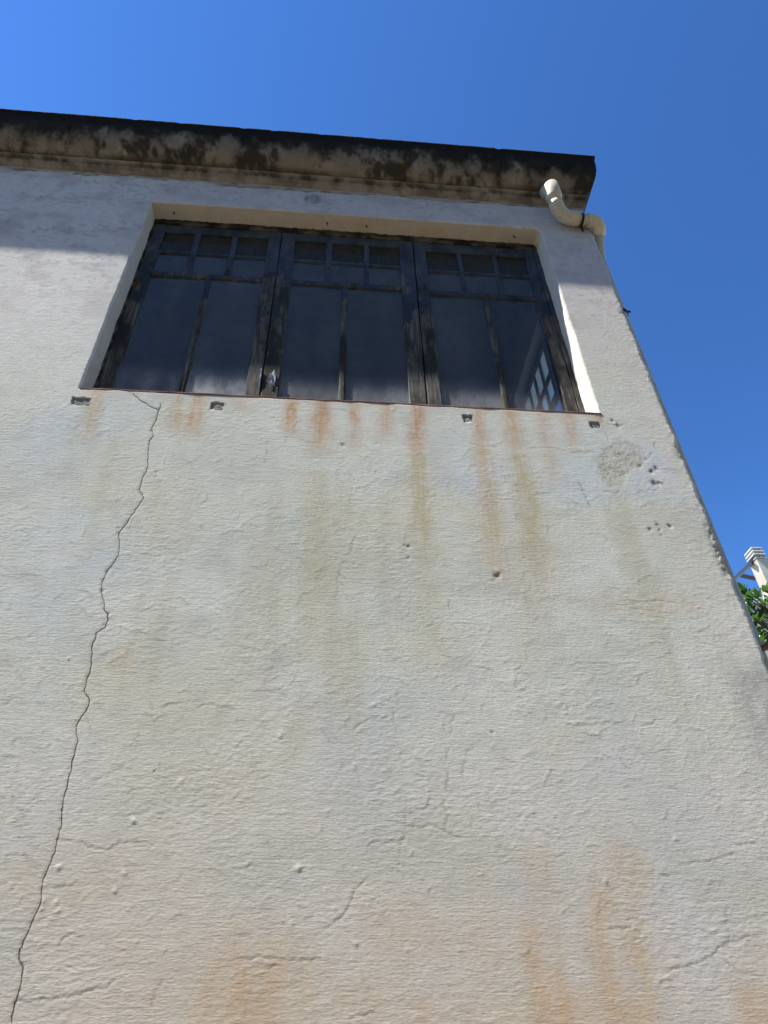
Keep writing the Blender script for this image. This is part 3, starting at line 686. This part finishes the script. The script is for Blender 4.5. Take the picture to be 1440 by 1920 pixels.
def sash(x0, x1, sl_, sr, cols, mull, dz=0.0, gl=('glass', 'glass')):
    """stiles, rails, glazing bars, panes of one sash; x in metres on the sash face"""
    e = empty('window_sash', ((x0 + x1) / 2, DEP, S), house)
    y0, y1 = DEP, DEP + .042; gy = DEP + .013
    zt = Z0 + 3.768; zr1, zr2 = Z0 + 3.700 + dz, Z0 + 3.512 + dz
    zm = Z0 + 3.486 + dz; ztr, ztb = Z0 + 3.306 + dz, Z0 + 3.268 + dz; zb = S + .004
    part = lambda n, *b, mat='wood', bev=.0045, st=.05, ro=.0012: obj(n, box_bm(*b, bev, st, ro), M[mat], e)
    part('stile', x0, sl_, y0, y1, zb, zt); part('stile', sr, x1, y0, y1, zb, zt)
    part('rail', sl_ - .001, sr + .001, y0 + .002, y1, zr1, zt - .002)
    part('rail', sl_ - .001, sr + .001, y0 + .002, y1, zb, zb + .07)
    part('rail', sl_ - .001, sr + .001, y0 + .003, y1 - .006, ztb, ztr, bev=.008)
    part('glazing_bar', sl_ - .001, sr + .001, y0 + .004, y1 - .008, zr2 - .024, zr2 - .001, bev=.007, ro=.0007)
    for a, b in zip(cols, cols[1:]):
        part('glazing_bar', a[1] - .001, b[0] + .001, y0 + .003, y1 - .009, ztr - .002, zr1 + .002, bev=.007, ro=.0007)
    part('mullion', mull[0], mull[1], y0 + .002, y1 - .006, zb + .068, ztb + .002, bev=.009, ro=.0010)
    def pane(a, b, c, d, mat='glass'):
        # a sheet of old hand-made glass, very slightly bowed and tilted
        tx, tz = random.uniform(-.003, .003), random.uniform(-.003, .003); bm = bmesh.new(); n = 6; sh = []
        for back in (0, .003):
            sh.append([[bm.verts.new((a - .006 + u * (b - a + .012), gy + back + tx * (u - .5) + tz * (w_ - .5) + .0012 * ((u - .5) ** 2 + (w_ - .5) ** 2),
                                      c - .006 + w_ * (d - c + .012))) for u in [k / n for k in range(n + 1)]] for w_ in [k / n for k in range(n + 1)]])
        for i in range(n):
            for k in range(n):
                f, r = sh
                bm.faces.new((f[i][k], f[i][k + 1], f[i + 1][k + 1], f[i + 1][k])); bm.faces.new((r[i][k], r[i + 1][k], r[i + 1][k + 1], r[i][k + 1]))
        ring = [(0, k) for k in range(n)] + [(k, n) for k in range(n)] + [(n, n - k) for k in range(n)] + [(n - k, 0) for k in range(n)]
        for (p, q), (p2, q2) in zip(ring, ring[1:] + ring[:1]): bm.faces.new((sh[0][p2][q2], sh[0][p][q], sh[1][p][q], sh[1][p2][q2]))
        obj('pane', bm, M[mat], e, False, False)
    for a, b in cols:
        pane(a, b, zr2, zr1, 'glass_olive'); pane(a, b, ztr, zr2 - .024)
    pane(sl_, mull[0], zb + .07, ztb, gl[0]); pane(mull[1], sr, zb + .07, ztb, gl[1])
    return e
s1 = sash(-1.0355, -.3275, -.975, -.394, [(-.975, -.806), (-.774, -.599), (-.569, -.394)], (-.687, -.659), gl=('glass', 'glass_sunband_strong'))
s2 = sash(-.3235, .4275, -.246, .348, [(-.246, -.067), (-.037, .146), (.171, .348)], (.024, .056))
s3 = sash(.4325, 1.1395, .499, 1.083, [(.499, .682), (.706, .888), (.912, 1.083)], (.787, .817), -.018, ('glass', 'glass_sunband_weak'))
# curls of old blue paint low on the stile
def flakes(e, spots):
    for px, py, sx, sz in spots:
        q = at(px, py, DEP); bm = bmesh.new(); n = 5; rows = []
        for i in range(n + 1):
            t = i / n; rr = .45 + .55 * math.sin(t * 2.6) * random.uniform(.7, 1.2)
            rows.append([bm.verts.new((q.x + sx * (s * rr * .5 + .25 * math.sin(t * 5)), DEP - .002 - .008 * abs(s) * t, q.z + sz * (t - .5) + sz * .15 * s)) for s in (-1, 0, 1)])
        for a, b in zip(rows, rows[1:]):
            for k in range(2): bm.faces.new((a[k], a[k + 1], b[k + 1], b[k]))
        bmesh.ops.solidify(bm, geom=bm.faces[:], thickness=.0008)
        obj('paint_flake', bm, M['flake'], e)
flakes(s2, [(511, 713, .022, .10), (508, 722, .014, .04)]); flakes(s1, [(487, 716, .006, .09), (489, 700, .005, .05)])

# ------------------------------------------------------------------ the room behind, with a side window that shows the sky
SX = 1.295
def atx(px, py, xx):
    d = _F + _R2 * ((px - 720) / FPX) - _U2 * ((py - 960) / FPX); return EYE + d * (xx / d.x)
obj('room_wall', box_bm(-2.2, SX, 3.2, 3.3, S - 1.0, H + .35), M['room'], house)
obj('room_wall', box_bm(-2.3, -2.205, .22, 3.3, S - 1.0, H + .35), M['room'], house)
obj('room_ceiling', box_bm(-2.2, SX, .205, 3.195, H + .255, H + .345), M['room'], house)
obj('room_floor', box_bm(-2.2, SX, .23, 3.195, S - 1.0, S - .9), M['room'], house)
# backs of the front wall
obj('room_wall', box_bm(-2.2, L - .03, .10, .19, S - .9, H + .25), M['room'], house)
obj('room_wall', box_bm(-1.08, 1.19, .145, .22, S - .9, S - .013), M['room'], house)
side = empty('side_window', (1.30, (WY0 + WY1) / 2, WZ0), house)
def spart(n, y0, y1, z0, z1, x0=1.36, x1=1.40, mat='wood'): obj(n, box_bm(x0, x1, y0, y1, z0, z1, .003), M[mat], side)
za, zb_, zc, zd = Z0 + 3.225, Z0 + 3.255, Z0 + 3.435, Z0 + 3.460
spart('stile', WY0, .632, WZ0, WZ1); spart('stile', 1.285, WY1, WZ0, WZ1)
spart('rail', .6315, 1.2855, WZ1 - .045, WZ1, 1.362, 1.398); spart('rail', .6315, 1.2855, WZ0, WZ0 + .06, 1.362, 1.398)
spart('rail', .6315, 1.2855, za, zb_, 1.363, 1.397); spart('glazing_bar', .6315, 1.2855, zc, zd, 1.364, 1.396)
ycols = [.632, .750, .880, 1.010, 1.140, 1.285]
for y in ycols[1:-1]: spart('glazing_bar', y - .010, y + .010, zb_ - .001, WZ1 - .044, 1.366, 1.394)
spart('mullion', .945, .970, WZ0 + .059, za + .001, 1.363, 1.397)
M['glass_milky'] = glass_mat('milky_glass', .5, (.80, .82, .84), (.8, .84, .85), 'BsdfTranslucent')
for a, b in zip(ycols, ycols[1:]):
    for c, d in ((zd, WZ1 - .045), (zb_, zc)): spart('pane', a - .001, b + .001, c - .001, d + .001, 1.379, 1.382, 'glass_milky')
spart('pane', .631, .946, WZ0 + .06, za + .001, 1.379, 1.382, 'glass_old'); spart('pane', .969, 1.286, WZ0 + .06, za + .001, 1.379, 1.382, 'glass_milky')

# ------------------------------------------------------------------ drainpipe at the corner
pipe = tag(empty('drainpipe', (1.30, -.06, Z0 + 4.1)), 'cream plastic drainpipe bending out of the cornice and round the house corner', 'drainpipe')
def A(px, py, Y): return at(px, py, Y)
def arc_pts(a, b, c, n=8):
    a, b, c = Vector(a), Vector(b), Vector(c)
    return [a * (1 - t) ** 2 + b * 2 * t * (1 - t) + c * t * t for t in [k / n for k in range(n + 1)]]
p0 = A(1034, 352, -.118); p1 = A(1040, 374, -.095); pa = A(1043, 384, -.085); pb = A(1051, 410, -.043); pc = A(1082, 411, -.043)
pd = A(1100, 413.5, -.043)
q0 = A(1103, 414, -.043); zrun = pd.z
pe = Vector((1.500, -.043, q0.z - .002)); pk = Vector((1.552, -.046, q0.z - .004))
rs = .036
def part(name, pts, rr, mat='pvc', label=None, seg=28):
    if not isinstance(rr, (list, tuple)): rr = [rr] * len(pts)
    return tag(obj(name, tube_bm(pts, rr, seg), M[mat], pipe, True), label)
d01 = (p1 - p0)
part('socket', [p0 + Vector((-.01, .05, .035)), p0, p0 + d01 * .5, p0 + d01 * .8, p0 + d01 * .95, p1], [.047, .047, .047, .0475, .046, .040])
part('pipe_section', [p0 + d01 * .8, p1, pa + (pa - p1) * .3], rs)
ea = arc_pts(pa, pb, pc, 10)
part('elbow', [pa - (pa - p1) * .35] + ea + [pc + Vector((.006, 0, 0))], [.0415] * (len(ea) + 2))
part('pipe_section', [pc - Vector((.01, 0, 0)), pd, q0 + Vector((.01, 0, 0))], rs)
# strap round the horizontal run
sx = A(1090, 412, -.043)
part('strap', [sx + Vector((-.007, 0, 0)), sx + Vector((.007, 0, -.001))], .0385, 'black')
obj('strap_end', box_bm(sx.x - .006, sx.x + .005, -.022, -.016, sx.z - .085, sx.z - .02, .001), M['black'], pipe)
el2 = arc_pts(Vector((1.468, -.043, q0.z - .002)), Vector((1.527, -.044, q0.z - .004)), Vector((1.529, .02, q0.z - .04)), 10)
part('elbow', [q0 + Vector((-.002, 0, 0))] + el2, [.0405] * (len(el2) + 1))
part('joint_ring', [q0 + Vector((-.006, 0, 0)), q0 + Vector((.006, 0, 0))], .0425)
dn = el2[-1]
dd = [dn - (el2[-1] - el2[-2]) * .5] + arc_pts(dn, Vector((1.533, .075, q0.z - .08)), Vector((1.527, .100, q0.z - .20)), 8)
for z in np.arange(q0.z - .5, .2, -.5): dd.append(Vector((1.527 + .001 * math.sin(z * 3), .105, float(z))))
dd.append(Vector((1.527, .105, .02)))
part('pipe_section', dd, .034, 'grey_pipe')
for px, py in ((1172, 578),):
    z = at(px, py, .06).z
    part('clamp', [(1.527, .105, z + .010), (1.527, .105, z - .010)], .041, 'iron')
    obj('clamp_bolt', box_bm(1.553, 1.574, .076, .082, z - .006, z + .006, .001), M['iron'], pipe)

# rusty bar out of the corner
b0, b1 = at(1421, 1219, .015), at(1440, 1212, .035)
dv = (b1 - b0).normalized()
bar = tag(obj('iron_bar', tube_bm([b0 - dv * .02, b0 + dv * .02, b1 + dv * .08, b1 + dv * .14], [.011, .0115, .0115, .011], 10), M['rust']),
          'rusty round iron bar sticking out beside the house corner in front of the leaves', 'bar')

# ------------------------------------------------------------------ the neighbouring house behind the corner
NY = 13.0
nc = at(1418, 1047, NY)                        # near left corner of the stack, under its caps
nb = tag(empty('neighbour_house', (nc.x, NY, 0)), 'cream house behind the corner, its tall chimney wall topped by three flat slabs', 'building')
ztop = at(1440, 1113, NY).z
sw = .36
stack = obj('chimney', box_bm(nc.x, nc.x + 1.5, NY, NY + sw, ztop - .5, nc.z, .012), M['cream'], nb)
zc0 = nc.z
c_l, c_r = nc.x - .10, at(1436, 1043, NY).x
for k in range(4):
    z0 = zc0 + .004 + k * .105
    if k == 0: obj('cap_slab', box_bm(nc.x - .02, c_r, NY - .02, NY + sw - .02, z0, z0 + .035, .008), M['slab'], stack)
    else: obj('cap_slab', box_bm(nc.x - .06, c_r - .02 * k, NY - .07, NY + sw - .01, z0 - .012, z0 + .035, .01), M['slab'], stack)
    if k < 3:
        for ax, ay in ((nc.x + .06, NY + .05), (c_r - .14, NY + .05), (nc.x + .06, NY + sw - .10), (c_r - .14, NY + sw - .10)):
            obj('cap_post', box_bm(ax - .04, ax + .04, ay - .04, ay + .04, z0 + .0352, z0 + .0928), M['slab'], stack)
obj('wall', box_bm(nc.x - 2.2, nc.x + 9, NY + .30, NY + 10, 0, ztop, .02), M['cream'], nb)
obj('parapet', box_bm(nc.x - 2.25, nc.x + 9.05, NY + .25, NY + .298, ztop - .16, ztop + .02, .01), M['slab'], nb)
# a window further along, out of the way of the lens
f = obj('window', box_bm(nc.x + 4, nc.x + 5.2, NY + .26, NY + .299, ztop - 3.2, ztop - 1.6, .01), M['steel'], nb)
obj('pane', box_bm(nc.x + 4.08, nc.x + 5.12, NY + .250, NY + .2595, ztop - 3.1, ztop - 1.7), M['glass_milky'], f)

# added house behind the eye, unseen: cuts sky light, bounces warm light
opp = tag(empty('added_opposite_house', (0, -5.3, 0)), 'added unseen house across the alley, put there to cut the sky light', 'building')
obj('wall', box_bm(-16, 12, -10.3, -5.3, 0, 9.6), M['opp'], opp)
obj('cornice', box_bm(-16.05, 12.05, -5.298, -5.15, 9.35, 9.6, .02), M['slab'], opp)
for x0 in (-12.5, -8.2, -3.6, .6, 5.0, 9.0):
    for z0 in (1.0, 4.6):
        f = obj('added_house_shutter', box_bm(x0, x0 + 1.1, -5.299, -5.25, z0, z0 + 1.7, .01), M['steel'], opp)
        obj('window_sill', box_bm(x0 - .1, x0 + 1.2, -5.299, -5.18, z0 - .07, z0 - .004, .01), M['slab'], opp)  # sill of the added unseen house

# steel awning frame bolted to the stack
fr_ = tag(empty('awning_frame', (nc.x, NY + .6, ztop)), 'dark grey steel awning frame bolted to the cream chimney wall', 'frame')
def beam(name, a, b, wd, hh):
    a, b = Vector(a), Vector(b); t = (b - a).normalized(); s = t.cross(Vector((0, 0, 1))).normalized(); u = s.cross(t)
    bm = bmesh.new(); vs = []
    for p in (a, b): vs.append([bm.verts.new(p + s * (wd * i) + u * (hh * j)) for i, j in ((-.5, -.5), (.5, -.5), (.5, .5), (-.5, .5))])
    for k in range(4): bm.faces.new((vs[0][k], vs[0][(k + 1) % 4], vs[1][(k + 1) % 4], vs[1][k]))
    bm.faces.new(vs[0][::-1]); bm.faces.new(vs[1]); bmesh.ops.bevel(bm, geom=bm.edges[:], offset=.006, segments=1, affect='EDGES')
    obj(name, bm, M['steel'], fr_)
beam('beam', at(1411, 1054, NY + .05), at(1368, 1094, NY + 3.4), .07, .11)
beam('beam', at(1384, 1078, NY + 2.2), at(1416, 1085, NY + 2.2), .08, .12)
beam('beam', at(1396, 1109, NY + 1.5), at(1422, 1113, NY + 1.5), .10, .14)

# ------------------------------------------------------------------ the shrub beside the corner
TX, TY = 4.75, 3.2
tree = tag(empty('evergreen_tree', (TX, TY, 0)), 'bushy evergreen with glossy paddle leaves in rosettes beside the house corner', 'tree')
trunk_pts = [(TX, TY, 0), (TX + .03, TY + .02, 1.2), (TX - .04, TY, 2.4), (TX, TY + .05, 3.4), (TX + .02, TY, 4.5)]
obj('trunk', tube_bm(trunk_pts, [.07, .06, .05, .04, .02], 10), M['bark'], tree, True)
def leaf_mesh(k):
    bm = bmesh.new(); n = 6; rows = []
    for i in range(n + 1):
        t = i / n; wd = .5 * (.10 + .95 * math.sin(min(1, t * 1.02) ** 1.45 * math.pi)) * .36 if 0 < i < n else .012
        y = t; dz = -.16 * t * t + (k - 1) * .03 * t
        rows.append([bm.verts.new((-wd, y, dz + wd * .35)), bm.verts.new((0, y, dz)), bm.verts.new((wd, y, dz + wd * .35))])
    for a, b in zip(rows, rows[1:]):
        for q in range(2): bm.faces.new((a[q], a[q + 1], b[q + 1], b[q]))
    me = bpy.data.meshes.new('leaf'); bm.to_mesh(me); bm.free()
    me.polygons.foreach_set('use_smooth', [True] * len(me.polygons)); me.materials.append(M['leaf']); return me
LM = [leaf_mesh(k) for k in range(3)]
tw = bmesh.new(); leaf_specs = []
r2 = random.Random(5)
def rosette(c, axis, n, size):
    axis = axis.normalized(); u = axis.orthogonal().normalized(); v = axis.cross(u)
    for k in range(n):
        a = k * 2.4 + r2.uniform(-.3, .3); tilt = r2.uniform(.25, 1.25)
        d = (axis * math.cos(tilt) + (u * math.cos(a) + v * math.sin(a)) * math.sin(tilt)).normalized()
        leaf_specs.append((c - axis * r2.uniform(0, .05), d, axis, size * r2.uniform(.7, 1.15)))
heads = []
for px, py, Y in ((1391, 1103, 3.0), (1398, 1112, 3.0), (1436, 1106, 3.05), (1424, 1120, 3.1), (1432, 1130, 2.95), (1402, 1128, 3.1), (1412, 1140, 3.0), (1397, 1142, 3.15), (1408, 1158, 3.0), (1424, 1150, 3.0), (1438, 1150, 3.1),
                  (1416, 1172, 3.1), (1432, 1172, 2.95), (1424, 1190, 3.1), (1438, 1196, 3.0), (1412, 1188, 3.2), (1432, 1210, 3.1), (1408, 1118, 2.9), (1420, 1160, 2.9), (1404, 1146, 2.95), (1428, 1200, 2.95), (1444, 1128, 3.0), (1452, 1165, 3.0), (1450, 1210, 3.1)):
    heads.append((at(px, py, Y), Vector((r2.uniform(-.8, .1), r2.uniform(-.7, .1), r2.uniform(.5, 1.1)))))
for k in range(20):
    heads.append((Vector((TX + r2.uniform(-.55, .9), TY + r2.uniform(-.5, .8), Z0 + r2.uniform(2.3, 3.6))), Vector((r2.uniform(-1, 1), r2.uniform(-1, 1), r2.uniform(.2, 1.2)))))
for hi, (c, ax) in enumerate(heads):
    z = min(max(c.z - .7, 2.6), 4.3)
    base = Vector((TX, TY + .02, z)); mid = (base + c) / 2 + Vector((r2.uniform(-.06, .06), r2.uniform(-.06, .06), -.05))
    tube_bm([base, mid, c - ax.normalized() * .05, c], [.012, .008, .005, .003], 6, bm=tw)
    rosette(c, ax, 10 if hi < 24 else 3, .105)
obj('branches', tw, M['bark'], tree, True)
for c, d, ax, sz in leaf_specs[:300]:
    o = bpy.data.objects.new('leaf', r2.choice(LM))
    s = d.cross(ax); s = s.normalized() if s.length > 1e-4 else d.orthogonal().normalized(); n = s.cross(d)
    mt = Matrix((s * sz, d * sz, n * sz)).transposed().to_4x4(); mt.translation = c - tree.location
    o.matrix_local = mt; link(o, tree)
